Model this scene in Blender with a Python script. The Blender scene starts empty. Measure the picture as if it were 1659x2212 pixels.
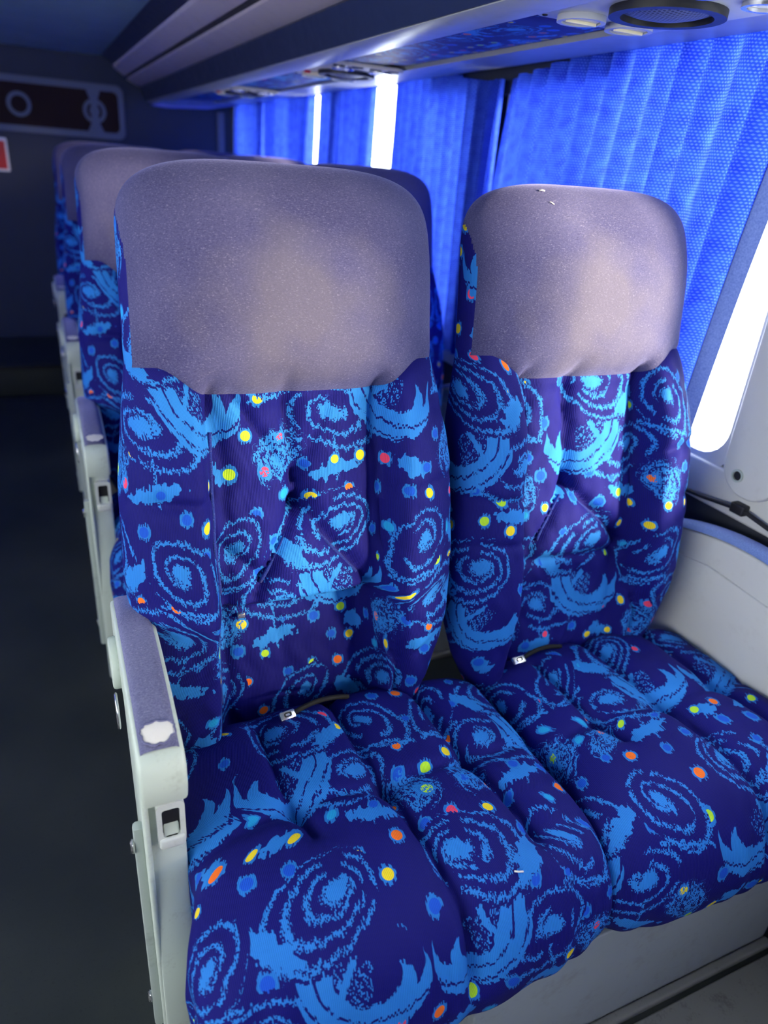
import bpy, bmesh, math, random
import numpy as np
from mathutils import Vector, Matrix, Euler

random.seed(7)
rng = np.random.default_rng(11)
scene = bpy.context.scene
COL = scene.collection

# ------------------------------------------------------------------ camera
def cam_rot(a, b, c):
    return Matrix.Rotation(a, 3, 'Z') @ Matrix.Rotation(b, 3, 'X') @ Matrix.Rotation(c, 3, 'Y')
R_cam = cam_rot(*[math.radians(v) for v in (-25.95, -26.05, -4.7)])   # (right, forward, up) -> world
cd = bpy.data.cameras.new('camera')
cam = bpy.data.objects.new('camera', cd)
COL.objects.link(cam)
cam.matrix_world = Matrix.Translation((0, 0, 1.25)) @ (R_cam @ Matrix.Rotation(math.pi / 2, 3, 'X')).to_4x4()
cd.sensor_fit = 'VERTICAL'
cd.sensor_height = 24.0
cd.lens = 1534.0 / 2212.0 * 24.0
cd.clip_start = 0.02
cd.dof.use_dof = True
cd.dof.focus_distance = 1.0
cd.dof.aperture_fstop = 1.9
scene.camera = cam

# ------------------------------------------------------------------ sky, sun, exposure
world = bpy.data.worlds.new('sky')
scene.world = world
world.use_nodes = True
bg = world.node_tree.nodes['Background']
bg.inputs[0].default_value = (0.95, 0.98, 1.0, 1)
bg.inputs[1].default_value = 9.0
sd = bpy.data.lights.new('sun', 'SUN')
sd.energy = 17.0
sd.angle = math.radians(11)
sd.color = (1.0, 0.80, 0.52)
sun = bpy.data.objects.new('sun', sd)
COL.objects.link(sun)
sun.rotation_euler = Vector((-0.58, 0.81, -0.175)).to_track_quat('-Z', 'Y').to_euler()
scene.view_settings.view_transform = 'Standard'
scene.view_settings.look = 'None'
scene.view_settings.exposure = 0.2
scene.cycles.max_bounces = 5
scene.cycles.diffuse_bounces = 3
scene.cycles.glossy_bounces = 2
scene.cycles.transmission_bounces = 3
scene.cycles.transparent_max_bounces = 8
scene.cycles.adaptive_threshold = 0.12
scene.view_settings.gamma = 1.0
scene.view_settings.use_curve_mapping = False


# ------------------------------------------------------------------ node language
def lin(r, g, b):
    f = lambda c: c / 12.92 if c <= 0.04045 else ((c + 0.055) / 1.055) ** 2.4
    return (f(r / 255), f(g / 255), f(b / 255), 1.0)


class S:
    """a shader socket with arithmetic"""
    def __init__(self, nt, sock):
        self.nt, self.s = nt, sock

    def _m(self, op, *args):
        n = self.nt.nodes.new('ShaderNodeMath')
        n.operation = op
        for i, a in enumerate((self,) + args):
            if isinstance(a, S):
                self.nt.links.new(a.s, n.inputs[i])
            else:
                n.inputs[i].default_value = a
        return S(self.nt, n.outputs[0])

    def __add__(self, o): return self._m('ADD', o)
    __radd__ = __add__
    def __sub__(self, o): return self._m('SUBTRACT', o)
    def __rsub__(self, o): return (self * -1.0) + o
    def __mul__(self, o): return self._m('MULTIPLY', o)
    __rmul__ = __mul__
    def __truediv__(self, o): return self._m('DIVIDE', o)
    def __lt__(self, o): return self._m('LESS_THAN', o)
    def __gt__(self, o): return self._m('GREATER_THAN', o)
    def abs(self): return self._m('ABSOLUTE')
    def floor(self): return self._m('FLOOR')
    def fract(self): return self._m('FRACT')
    def sin(self): return self._m('SINE')
    def cos(self): return self._m('COSINE')
    def sqrt(self): return self._m('SQRT')
    def pow(self, e): return self._m('POWER', e)
    def max(self, o): return self._m('MAXIMUM', o)
    def min(self, o): return self._m('MINIMUM', o)
    def mod(self, o): return self._m('FLOORED_MODULO', o)
    def atan2(self, o): return self._m('ARCTAN2', o)


class NT:
    def __init__(self, name):
        self.m = bpy.data.materials.new(name)
        self.m.use_nodes = True
        self.nt = self.m.node_tree
        self.b = self.nt.nodes['Principled BSDF']
        self.out = self.nt.nodes['Material Output']

    def node(self, t, **kw):
        n = self.nt.nodes.new(t)
        for k, v in kw.items():
            setattr(n, k, v)
        return n

    def set(self, inp, v):
        if isinstance(v, S):
            self.nt.links.new(v.s, inp)
        else:
            inp.default_value = v

    def bsdf(self, **kw):
        for k, v in kw.items():
            self.set(self.b.inputs[k.replace('_', ' ')], v)

    def coord(self, which='Object'):
        n = self.node('ShaderNodeTexCoord')
        return S(self.nt, n.outputs[which])

    def sep(self, v):
        n = self.node('ShaderNodeSeparateXYZ')
        self.set(n.inputs[0], v)
        return [S(self.nt, o) for o in n.outputs]

    def comb(self, x, y, z=0.0):
        n = self.node('ShaderNodeCombineXYZ')
        for i, a in enumerate((x, y, z)):
            self.set(n.inputs[i], a)
        return S(self.nt, n.outputs[0])

    def scale(self, v, s):
        n = self.node('ShaderNodeVectorMath', operation='MULTIPLY')
        self.set(n.inputs[0], v)
        n.inputs[1].default_value = s if isinstance(s, tuple) else (s, s, s)
        return S(self.nt, n.outputs[0])

    def noise(self, v, scale, detail=2.0, rough=0.5, dim='3D', out=0):
        n = self.node('ShaderNodeTexNoise', noise_dimensions=dim)
        self.set(n.inputs['Vector'], v)
        n.inputs['Scale'].default_value = scale
        n.inputs['Detail'].default_value = detail
        n.inputs['Roughness'].default_value = rough
        return S(self.nt, n.outputs[out])

    def white(self, v, dim='2D', out=0):
        n = self.node('ShaderNodeTexWhiteNoise', noise_dimensions=dim)
        self.set(n.inputs['W' if dim == '1D' else 'Vector'], v)
        return S(self.nt, n.outputs[out])

    def mix(self, f, a, b):
        n = self.node('ShaderNodeMix', data_type='RGBA')
        self.set(n.inputs[0], f)
        self.set(n.inputs[6], a)
        self.set(n.inputs[7], b)
        return S(self.nt, n.outputs[2])

    def ramp(self, f, stops, interp='LINEAR'):
        n = self.node('ShaderNodeValToRGB')
        self.set(n.inputs[0], f)
        cr = n.color_ramp
        cr.interpolation = interp
        while len(cr.elements) < len(stops):
            cr.elements.new(0.5)
        for e, (p, c) in zip(cr.elements, stops):
            e.position = p
            e.color = c
        return S(self.nt, n.outputs[0])

    def bump(self, h, strength=0.3, dist=0.001):
        n = self.node('ShaderNodeBump')
        n.inputs['Strength'].default_value = strength
        n.inputs['Distance'].default_value = dist
        self.set(n.inputs['Height'], h)
        return S(self.nt, n.outputs[0])


def step(x, a, b):
    """clamped linear step, a -> 0, b -> 1"""
    v = (x - a) / (b - a)
    return v.max(0.0).min(1.0)


# ------------------------------------------------------------------ materials
def galaxy_fabric(name, base=lin(15, 14, 100), ink=lin(40, 120, 198), rib=0.0022, gain=1.0, rough=0.75, sheen=0.35):
    t = NT(name)
    uv = t.coord('UV')
    u0, v0, _ = t.sep(uv)
    # ragged warp threads: each rib of the weave shifts the picture a little
    thread = (u0 / rib).floor()
    jit = t.white(thread, '1D') - 0.5
    warp = t.noise(uv, 22.0, 1.0, dim='2D')
    PS = 1.26
    u = (u0 + (warp - 0.5) * 0.012) / PS
    v = (v0 + jit * 0.0060 + (t.noise(t.scale(uv, (1.0, -1.0, 1.0)), 26.0, 1.0, dim='2D') - 0.5) * 0.010) / PS
    fine = t.white(t.comb((u0 / 0.0016).floor(), (v0 / 0.0022).floor()), '2D')

    # one repeat of the cloth, laid in half-drop columns: every second repeat is turned over
    CW, CH = 0.250, 0.226
    row0 = (v / CH).floor()
    uu = u / CW + row0.mod(2.0) * 0.5 + t.white(row0, '1D') * 0.3
    col0 = uu.floor()
    flip = ((t.white(t.comb(col0, row0), '2D') > 0.5) * 2.0 - 1.0)
    cx = (((uu - col0) - 0.5) * flip) * CW
    cy = ((v / CH).fract() - 0.5) * CH

    brk = t.noise(t.comb(u, v, 0.0), 34.0, 0.0, dim='2D')

    def local(px, py, rad, tilt):
        ca, sa = math.cos(math.radians(tilt)) / rad, math.sin(math.radians(tilt)) / rad
        dx, dy = cx - px, cy - py
        return dx * ca + dy * sa, dy * ca - dx * sa

    def spiral(px, py, rad, tilt, asp, turns, wid, ecc, start=0.0, core=0.2, hand=1.0):
        x, y = local(px, py, rad, tilt)
        y = y * asp
        r = (x * x + y * y).sqrt() + x * ecc
        ang = y.atan2(x) * (hand / (2 * math.pi))
        ph = (r * turns - ang + start + (fine - 0.5) * 0.24).fract()
        m = (ph < wid) * (r < 1.0) * (fine < 0.82) * (brk + r * 0.25 > 0.47)
        return m.max((r + (fine - 0.5) * 0.10) < core), r

    m1, r1 = spiral(-0.072, 0.046, 0.056, 52, 1.62, 2.8, 0.27, 0.20)
    m2, r2 = spiral(-0.030, -0.028, 0.060, -18, 1.48, 2.8, 0.27, -0.22, 0.4, 0.22)
    m3, r3 = spiral(0.058, 0.066, 0.058, 25, 1.46, 3.7, 0.34, 0.36, 0.2, 0.22, -1.0)
    m4, r4 = spiral(-0.088, -0.082, 0.030, 70, 1.30, 2.6, 0.42, 0.1, 0.0, 0.2)
    # the eye: crescents under a spiral
    x, y = local(0.060, -0.012, 0.064, -14)
    big = (x * x + y * y * 1.5).sqrt()
    ix, iy = x - 0.16, y - 0.30
    ri = (ix * ix * 0.9 + iy * iy * 1.25).sqrt()
    cres = (big < 1.0) * (ri > 0.66) * (y < 0.30 + x * 0.25) * ((ri * 4.0 + 0.30).fract() < 0.84)
    px_, py_ = x - 0.34, y + 0.02
    rp = (px_ * px_ * 1.3 + py_ * py_ * 2.0).sqrt()
    qx, qy = x - 0.10, y - 0.10
    pup = (rp < 0.46) * ((qx * qx + qy * qy * 1.2).sqrt() > 0.42)
    speck = (ri < 0.66) * (x < 0.12) * (y < 0.25) * (fine < 0.36) * (((x * 0.8 + y) * 6.0).fract() < 0.7)
    blade = ((x + 0.32 - y * 0.4).abs() < 0.055) * (y.abs() < 0.34)
    eye = cres.max(pup).max(speck).max(blade) * (r3 > 1.0)
    # torn flares beside the twin spirals
    wob = (t.noise(uv, 85.0, 1.0, dim='2D') - 0.5)
    fx, fy = local(-0.016, 0.036, 0.040, -38)
    fl = ((fx * fx * 0.75 + fy * fy * 5.0).sqrt() + wob * 0.75) < 0.62
    gx, gy = local(-0.022, -0.096, 0.040, 10)
    gl = (((gx * gx * 0.8 + gy * gy * 9.0).sqrt() + wob * 0.8) < 0.70)
    hx, hy = local(-0.086, -0.074, 0.036, 40)
    qh = (hx * hx + hy * hy * 1.7).sqrt() + wob * 0.55
    hl = (qh < 0.95) * (fine < 0.62) * (((qh * 3.2).fract()) < 0.7)
    kx, ky = local(0.090, -0.092, 0.026, -30)
    kl = (((kx * kx + ky * ky * 3.0).sqrt() + wob * 0.9) < 0.66)
    tail = ((((cx + 0.028) + cy * 0.10).abs() < 0.0018) * (cy < -0.05) * (fine < 0.6)).max(
        ((((cy + 0.004) - (cx + 0.09) * 0.25).abs() < 0.0022) * ((cx + 0.085).abs() < 0.036) * (fine < 0.8)))
    ink_m = m1.max(m2 * (r1 > 1.0)).max(m3).max(m4).max(eye).max((fl.max(gl).max(kl)) * (r1 > 1.04) * (r2 > 1.04)).max(hl).max(tail)
    clear = (r1 > 0.95) * (r2 > 0.95) * (r3 > 0.98) * (big > 0.98) * (1.0 - hl)
    # dots
    dc = 0.052
    drow = (v0 / dc).floor()
    du = u0 / dc + drow.mod(2.0) * 0.5
    dcol = du.floor()
    wn = t.node('ShaderNodeTexWhiteNoise', noise_dimensions='3D')
    t.set(wn.inputs['Vector'], t.comb(dcol, drow, 21.0))
    k1 = S(t.nt, wn.outputs[0])
    k2, k3, k4 = t.sep(S(t.nt, wn.outputs[1]))
    ax = ((du - dcol) - 0.5) * dc - (k2 - 0.5) * 0.026
    ay = ((v0 / dc).fract() - 0.5) * dc - (k3 - 0.5) * 0.026
    ragg = (t.white((u0 / 0.0017).floor(), '1D') - 0.5) * 0.0066
    ay2 = ay.abs() + ragg
    rd = (ax * ax + ay2 * ay2).sqrt()
    rd0 = (ax * ax + ay * ay).sqrt()
    dotr = 0.0074 + k4 * 0.0032
    on = (k1 < 0.92) * clear
    halo = (rd < dotr * 1.18) * on
    dot = (rd0 < dotr * 0.80) * on
    dcolr = t.ramp(k1, [(0.0, lin(232, 204, 40)), (0.17, lin(240, 110, 36)), (0.28, lin(230, 66, 100)), (0.37, lin(176, 218, 50)),
                        (0.46, lin(32, 150, 205)), (0.54, lin(22, 80, 190)), (0.88, lin(22, 80, 190))], 'CONSTANT')
    # nap and rib shading
    nap = t.noise(uv, 9.0, 2.0, dim='2D')
    ribs = ((u0 / rib) * (2 * math.pi)).sin()
    shade = 0.86 + nap * 0.28
    c = t.mix(ink_m, base, ink)
    c = t.mix(halo, c, lin(34, 112, 190))
    c = t.mix(dot, c, dcolr)
    sc = t.node('ShaderNodeVectorMath', operation='SCALE')
    t.set(sc.inputs[0], c)
    t.set(sc.inputs['Scale'], shade * (1.0 + ribs * 0.16) * gain)
    t.bsdf(Base_Color=S(t.nt, sc.outputs[0]), Roughness=rough, Specular_IOR_Level=0.18)
    t.bsdf(Normal=t.bump(ribs * 0.5 + t.noise(uv, 600.0, 0.0, dim='2D') * 0.6, 0.35, 0.0009))
    return t.m


def velour(name, col, col2, sheen=0.5, worn_sunlit=None):
    t = NT(name)
    o = t.coord('Object')
    big = t.noise(o, 9.0, 1.0)
    hair = t.noise(t.scale(o, (0.55, 1.0, 1.2)), 520.0, 1.0, 0.7)
    hair2 = t.noise(t.scale(o, (0.6, 1.0, 1.4)), 900.0, 0.0)
    f = step(big * 0.55 + hair * 0.6 + hair2 * 0.35, 0.42, 1.05)
    fl = step(hair, 0.60, 0.72) * step(hair2, 0.45, 0.6)
    c = t.mix(f, col, col2)
    if worn_sunlit:
        # flattened pile where heads rest, plus warm sun patch painted into the colour
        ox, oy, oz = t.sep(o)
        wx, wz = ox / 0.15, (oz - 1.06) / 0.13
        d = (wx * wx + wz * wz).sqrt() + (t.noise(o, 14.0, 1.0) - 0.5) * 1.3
        c = t.mix((1.0 - step(d, 0.25, 1.0)) * 0.5, c, worn_sunlit)
    c = t.mix(fl * 0.16, c, lin(190, 185, 200))
    t.bsdf(Base_Color=c, Roughness=0.9, Sheen_Weight=sheen, Sheen_Roughness=0.4, Sheen_Tint=lin(190, 190, 255), Specular_IOR_Level=0.15)
    t.bsdf(Normal=t.bump(hair, 0.5, 0.0014))
    return t.m


def plastic(name, col, rough=0.45, dirt=0.25, dirtcol=lin(90, 85, 75), scale=14.0, spec=0.4, metal=0.0):
    t = NT(name)
    o = t.coord('Object')
    n = t.noise(o, scale, 3.0, 0.65)
    n2 = t.noise(o, scale * 9, 1.0, 0.6)
    f = step(n * 0.7 + n2 * 0.3, 0.54, 0.80) * dirt
    t.bsdf(Base_Color=t.mix(f, col, dirtcol), Roughness=step(n, 0.0, 1.0) * 0.2 + (rough - 0.1), Specular_IOR_Level=spec, Metallic=metal)
    return t.m


def curtain_mat(name):
    t = NT(name)
    uv = t.coord('UV')
    u, v, _ = t.sep(uv)
    p = 0.0052
    row = (v / p).floor()
    cu = (u / p + row.mod(2.0) * 0.5)
    a = (cu.fract() - 0.5).abs()
    b = ((v / p).fract() - 0.5).abs()
    knit = step(a * 1.1 + b * 1.4, 0.35, 1.0)
    nz = t.noise(uv, 40.0, 2.0)
    c = t.mix(step(nz, 0.3, 0.75), lin(30, 58, 196), lin(52, 92, 226))
    c = t.mix(knit * 0.55, c, lin(22, 36, 150))
    c = t.mix((knit < 0.10) * 0.18, c, lin(150, 180, 250))
    d = t.node('ShaderNodeBsdfDiffuse')
    t.set(d.inputs[0], c)
    tr = t.node('ShaderNodeBsdfTranslucent')
    t.set(tr.inputs[0], c)
    nb = t.bump((1.0 - knit), 0.6, 0.0015)
    t.set(d.inputs['Normal'], nb)
    mx = t.node('ShaderNodeMixShader')
    mx.inputs[0].default_value = 0.42
    t.nt.links.new(d.outputs[0], mx.inputs[1])
    t.nt.links.new(tr.outputs[0], mx.inputs[2])
    t.nt.links.new(mx.outputs[0], t.out.inputs[0])
    return t.m


def hem_mat():
    t = NT('curtain_hem_tape')
    o = t.coord('Object')
    n = t.noise(o, 300.0, 2.0)
    c = t.mix(n, lin(66, 86, 150), lin(124, 142, 200))
    d = t.node('ShaderNodeBsdfDiffuse'); t.set(d.inputs[0], c)
    tr = t.node('ShaderNodeBsdfTranslucent'); t.set(tr.inputs[0], c)
    mx = t.node('ShaderNodeMixShader'); mx.inputs[0].default_value = 0.12
    t.nt.links.new(d.outputs[0], mx.inputs[1]); t.nt.links.new(tr.outputs[0], mx.inputs[2])
    t.nt.links.new(mx.outputs[0], t.out.inputs[0])
    return t.m


def glass_mat():
    t = NT('window_glass')
    tr = t.node('ShaderNodeBsdfTransparent')
    tr.inputs[0].default_value = (0.93, 0.96, 0.97, 1)
    gl = t.node('ShaderNodeBsdfGlossy'); gl.inputs['Roughness'].default_value = 0.02
    mx = t.node('ShaderNodeMixShader')
    mx.inputs[0].default_value = 0.04
    t.nt.links.new(tr.outputs[0], mx.inputs[1]); t.nt.links.new(gl.outputs[0], mx.inputs[2])
    t.nt.links.new(mx.outputs[0], t.out.inputs[0])
    return t.m


def grille_mat():
    t = NT('perforated_grille')
    u, v, _ = t.sep(t.coord('UV'))
    p = 0.006
    row = (v / p).floor()
    a = ((u / p + row.mod(2.0) * 0.5).fract() - 0.5)
    b = ((v / p).fract() - 0.5)
    hole = (a * a + b * b).sqrt() < 0.33
    t.bsdf(Base_Color=t.mix(hole, lin(96, 98, 100), lin(14, 14, 16)), Roughness=0.5, Metallic=0.2)
    t.bsdf(Normal=t.bump(1.0 - hole, 0.5, 0.002))
    return t.m


def floor_mat():
    t = NT('vinyl_floor')
    o = t.coord('Object')
    n = t.noise(o, 3.0, 4.0)
    g = t.noise(o, 160.0, 3.0, 0.7)
    c = t.mix(step(n, 0.3, 0.7), lin(26, 32, 32), lin(46, 50, 46))
    c = t.mix(step(g, 0.58, 0.70) * 0.6, c, lin(20, 22, 22))
    t.bsdf(Base_Color=c, Roughness=0.55, Specular_IOR_Level=0.4)
    t.bsdf(Normal=t.bump(g, 0.15, 0.001))
    return t.m


def pad_mat():
    """worn purple velour of the arm pad: the cloth has torn away at the front end"""
    t = velour('armrest_velour', lin(78, 78, 112), lin(130, 130, 158), 0.5)
    return t


M = {}
M['galaxy'] = galaxy_fabric('galaxy_moquette')
M['galaxy_rack'] = galaxy_fabric('galaxy_moquette_rack', base=lin(28, 24, 100), ink=lin(58, 140, 196), rough=0.5, sheen=0.1)
M['velour'] = velour('headrest_velour', lin(52, 51, 90), lin(92, 90, 126), 0.4, lin(106, 100, 108))  # last colour mixes head wear with painted warm light
M['pad'] = pad_mat()
M['piping'] = velour('navy_piping', lin(22, 24, 92), lin(40, 60, 140), 0.2)
M['foam'] = plastic('worn_foam', lin(228, 222, 212), 0.8, 0.3, lin(170, 150, 130), 60)
M['armplastic'] = plastic('armrest_plastic', lin(188, 198, 186), 0.42, 0.35, lin(110, 104, 92), 22)
M['framemetal'] = plastic('frame_metal', lin(170, 180, 172), 0.38, 0.4, lin(70, 66, 58), 16, 0.5, 0.1)
M['chrome'] = plastic('chrome', lin(214, 214, 216), 0.22, 0.1, lin(120, 110, 100), 40, 0.5, 0.9)
M['dark'] = plastic('dark_plastic', lin(24, 24, 28), 0.5, 0.2, lin(60, 58, 55), 20)
M['black'] = plastic('black_web', lin(12, 12, 15), 0.8, 0.2, lin(40, 40, 42), 60)
M['base'] = plastic('base_panel_grey', lin(138, 144, 148), 0.5, 0.55, lin(104, 100, 94), 9)
M['ceil'] = plastic('ceiling_laminate', lin(120, 146, 160), 0.42, 0.3, lin(84, 108, 124), 5)
M['rear'] = plastic('rear_wall_laminate', lin(40, 50, 72), 0.55, 0.3, lin(34, 44, 62), 5)
M['wall'] = plastic('wall_plastic_light', lin(196, 196, 192), 0.45, 0.3, lin(150, 146, 138), 10)
M['walldark'] = plastic('wall_charcoal', lin(40, 44, 54), 0.8, 0.2, lin(24, 26, 32), 20)
M['rackgrey'] = plastic('rack_grey', lin(150, 152, 150), 0.35, 0.3, lin(104, 100, 92), 12, 0.5)
M['rackdark'] = plastic('rack_fascia_navy', lin(30, 40, 66), 0.38, 0.25, lin(60, 70, 92), 30, 0.5)
M['strip'] = plastic('rack_strip_mauve', lin(188, 176, 178), 0.45, 0.3, lin(120, 108, 112), 16, 0.4)
M['module'] = plastic('module_grey', lin(170, 172, 178), 0.4, 0.2, lin(130, 128, 124), 20)
M['cream'] = plastic('module_cream', lin(214, 204, 172), 0.4, 0.2, lin(160, 150, 120), 20)
M['red'] = plastic('red_plastic', lin(200, 30, 40), 0.4, 0.1)
M['tray'] = plastic('tray_plastic', lin(192, 196, 190), 0.4, 0.3, lin(110, 100, 90), 60)
M['lit_scuff'] = plastic('lit_scuffed_grey', lin(104, 104, 100), 0.6, 0.8, lin(40, 38, 36), 26)
M['white'] = plastic('white_plastic', lin(232, 232, 232), 0.45, 0.1)
M['brown'] = plastic('smoked_panel', lin(52, 38, 34), 0.7, 0.2, lin(30, 24, 24), 8, 0.1)
M['frost'] = plastic('frosted_grey', lin(104, 112, 124), 0.6, 0.2, lin(80, 88, 100), 14)
M['curtain'] = curtain_mat('curtain_knit_blue')
M['hem'] = hem_mat()
M['glass'] = glass_mat()
M['grille'] = grille_mat()
M['floor'] = floor_mat()
M['bluepad'] = velour('window_arm_velour', lin(78, 96, 150), lin(120, 144, 200), 0.5)


# ------------------------------------------------------------------ geometry helpers
def mesh_obj(name, verts, faces, mat, parent=None, uvs=None, smooth=True):
    me = bpy.data.meshes.new(name)
    me.from_pydata([tuple(map(float, v)) for v in verts], [], faces)
    if uvs is not None:
        ul = me.uv_layers.new(name='UVMap')
        li = np.empty(len(me.loops), dtype=np.int32)
        me.loops.foreach_get('vertex_index', li)
        ul.data.foreach_set('uv', np.asarray(uvs, dtype=np.float32)[li].ravel())
    me.materials.append(mat)
    if smooth:
        me.polygons.foreach_set('use_smooth', [True] * len(me.polygons))
    me.update()
    o = bpy.data.objects.new(name, me)
    COL.objects.link(o)
    if parent:
        o.parent = parent
    return o


def bm_obj(name, bm, mat, parent=None, smooth=True):
    bmesh.ops.recalc_face_normals(bm, faces=bm.faces)
    me = bpy.data.meshes.new(name)
    bm.to_mesh(me)
    bm.free()
    me.materials.append(mat)
    if smooth:
        me.polygons.foreach_set('use_smooth', [True] * len(me.polygons))
        try:
            me.set_sharp_from_angle(angle=math.radians(40))
        except Exception:
            pass
    o = bpy.data.objects.new(name, me)
    COL.objects.link(o)
    if parent:
        o.parent = parent
    return o


def box_bm(bm, lo, hi, bev=0.0, seg=3):
    r = bmesh.ops.create_cube(bm, size=1.0)
    vs = r['verts']
    for v in vs:
        v.co = Vector([(lo[i] + hi[i]) / 2 + v.co[i] * (hi[i] - lo[i]) for i in range(3)])
    if bev > 0:
        es = list({e for v in vs for e in v.link_edges})
        bmesh.ops.bevel(bm, geom=es, offset=bev, segments=seg, affect='EDGES', profile=0.5)
    return bm


def box(name, lo, hi, mat, parent=None, bev=0.004, seg=3):
    bm = bmesh.new()
    box_bm(bm, lo, hi, bev, seg)
    return bm_obj(name, bm, mat, parent)


def prism(name, pts, axis, a, b, mat, parent=None, bev=0.003, seg=2):
    """polygon pts in the plane normal to axis, extruded from a to b along it"""
    bm = bmesh.new()
    def P(p, w):
        if axis == 0: return (w, p[0], p[1])
        if axis == 1: return (p[0], w, p[1])
        return (p[0], p[1], w)
    va = [bm.verts.new(P(p, a)) for p in pts]
    vb = [bm.verts.new(P(p, b)) for p in pts]
    n = len(pts)
    bm.faces.new(va)
    bm.faces.new(vb[::-1])
    for i in range(n):
        bm.faces.new((va[i], vb[i], vb[(i + 1) % n], va[(i + 1) % n]))
    bmesh.ops.recalc_face_normals(bm, faces=bm.faces)
    if bev > 0:
        es = [e for e in bm.edges if (e.verts[0] in va) == (e.verts[1] in va)]
        bmesh.ops.bevel(bm, geom=es, offset=bev, segments=seg, affect='EDGES', profile=0.5)
    return bm_obj(name, bm, mat, parent)


def rrect(x0, z0, x1, z1, r, n=6):
    pts = []
    for cx, cz, a0 in ((x1 - r, z1 - r, 0), (x0 + r, z1 - r, 90), (x0 + r, z0 + r, 180), (x1 - r, z0 + r, 270)):
        for k in range(n + 1):
            a = math.radians(a0 + 90 * k / n)
            pts.append((cx + r * math.cos(a), cz + r * math.sin(a)))
    return pts


def circle_pts(cx, cz, rx, rz=None, n=32):
    rz = rz or rx
    return [(cx + rx * math.cos(2 * math.pi * k / n), cz + rz * math.sin(2 * math.pi * k / n)) for k in range(n)]


def ring_prism(name, outer, inner, axis, a, b, mat, parent=None):
    """frame between two outlines with the same number of points"""
    def P(p, w):
        if axis == 0: return (w, p[0], p[1])
        if axis == 1: return (p[0], w, p[1])
        return (p[0], p[1], w)
    n = len(outer)
    v = [P(p, a) for p in outer] + [P(p, b) for p in outer] + [P(p, a) for p in inner] + [P(p, b) for p in inner]
    f = []
    for i in range(n):
        j = (i + 1) % n
        f += [(i, j, n + j, n + i), (2 * n + j, 2 * n + i, 3 * n + i, 3 * n + j), (j, i, 2 * n + i, 2 * n + j), (n + i, n + j, 3 * n + j, 3 * n + i)]
    bm = bmesh.new()
    bv = [bm.verts.new(p) for p in v]
    for q in f:
        bm.faces.new([bv[k] for k in q])
    return bm_obj(name, bm, mat, parent)


def tube(name, pts, r, mat, parent=None, n=10, closed=False):
    pts = [Vector(p) for p in pts]
    m = len(pts)
    verts, faces = [], []
    ref = None
    for i, p in enumerate(pts):
        if closed:
            d = pts[(i + 1) % m] - pts[i - 1]
        else:
            d = pts[min(i + 1, m - 1)] - pts[max(i - 1, 0)]
        d.normalize()
        if ref is None:
            ref = d.orthogonal().normalized()
        ref = (ref - d * ref.dot(d)).normalized()
        s = d.cross(ref)
        for k in range(n):
            a = 2 * math.pi * k / n
            verts.append(p + ref * (r * math.cos(a)) + s * (r * math.sin(a)))
    for i in range(m if closed else m - 1):
        i2 = (i + 1) % m
        for k in range(n):
            k2 = (k + 1) % n
            faces.append((i * n + k, i * n + k2, i2 * n + k2, i2 * n + k))
    if not closed:
        faces.append(tuple(range(n))[::-1])
        faces.append(tuple((m - 1) * n + k for k in range(n)))
    return mesh_obj(name, verts, faces, mat, parent)


def bez(p0, p1, p2, n=12):
    out = []
    for k in range(n + 1):
        t = k / n
        out.append(tuple((1 - t) ** 2 * a + 2 * t * (1 - t) * b + t * t * c for a, b, c in zip(p0, p1, p2)))
    return out


def empty(name, loc, label, cat, group=None):
    o = bpy.data.objects.new(name, None)
    o.empty_display_size = 0.05
    COL.objects.link(o)
    o.location = loc
    o['label'] = label
    o['category'] = cat
    if group:
        o['group'] = group
    return o


def tag(o, label, cat, group=None):
    o['label'] = label
    o['category'] = cat
    if group:
        o['group'] = group
    return o


def struct(o, label=None):
    o['kind'] = 'structure'
    if label:
        o['label'] = label
    return o


def copy_tree(o, parent=None, loc=None):
    c = o.copy()
    COL.objects.link(c)
    c.parent = parent
    if loc is not None:
        c.location = loc
    for ch in o.children:
        copy_tree(ch, c)
    return c


# ------------------------------------------------------------------ the bus body
XW = 1.14            # inner face of the window wall
YB = 4.78            # rear wall
YF = -2.2            # front end of the saloon
XL = -1.45           # far side wall
ZC = 1.66            # ceiling

struct(box('floor', (XL, YF, -0.06), (XW + 0.10, YB + 0.1, 0.0), M['floor'], bev=0), 'dark worn vinyl floor of the bus aisle')
struct(box('ceiling', (XL, YF, ZC), (XW + 0.10, YB + 0.1, ZC + 0.05), M['ceil'], bev=0), 'blue grey laminate ceiling')
struct(box('wall_rear', (XL, YB, 0), (XW + 0.1, YB + 0.08, ZC), M['rear'], bev=0), 'dark navy rear wall of the bus')
wl = struct(box('wall_left', (XL - 0.06, YF, 0), (XL, YB, 0.77), M['rear'], bev=0), 'dark wall on the far side of the aisle')
box('header_panel', (XL - 0.06, YF, 1.50), (XL, YB, ZC), M['rear'], wl, 0.002)
for yy in (-1.0, 0.5, 2.0, 3.5):
    box('pillar', (XL - 0.05, yy - 0.06, 0.77), (XL, yy + 0.06, 1.50), M['rear'], wl, 0.004)
# front end: bulkhead with the doorway to the driver
wf = struct(box('wall_front', (XL, YF - 0.06, 0), (-0.55, YF, ZC), M['rear'], bev=0), 'bulkhead at the front of the saloon')
box('bulkhead_panel', (0.15, YF - 0.06, 0), (XW + 0.1, YF, ZC), M['rear'], wf, 0)
box('bulkhead_door', (-0.55, YF - 0.05, 0), (0.15, YF - 0.01, 1.25), M['rear'], wf, 0)
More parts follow.
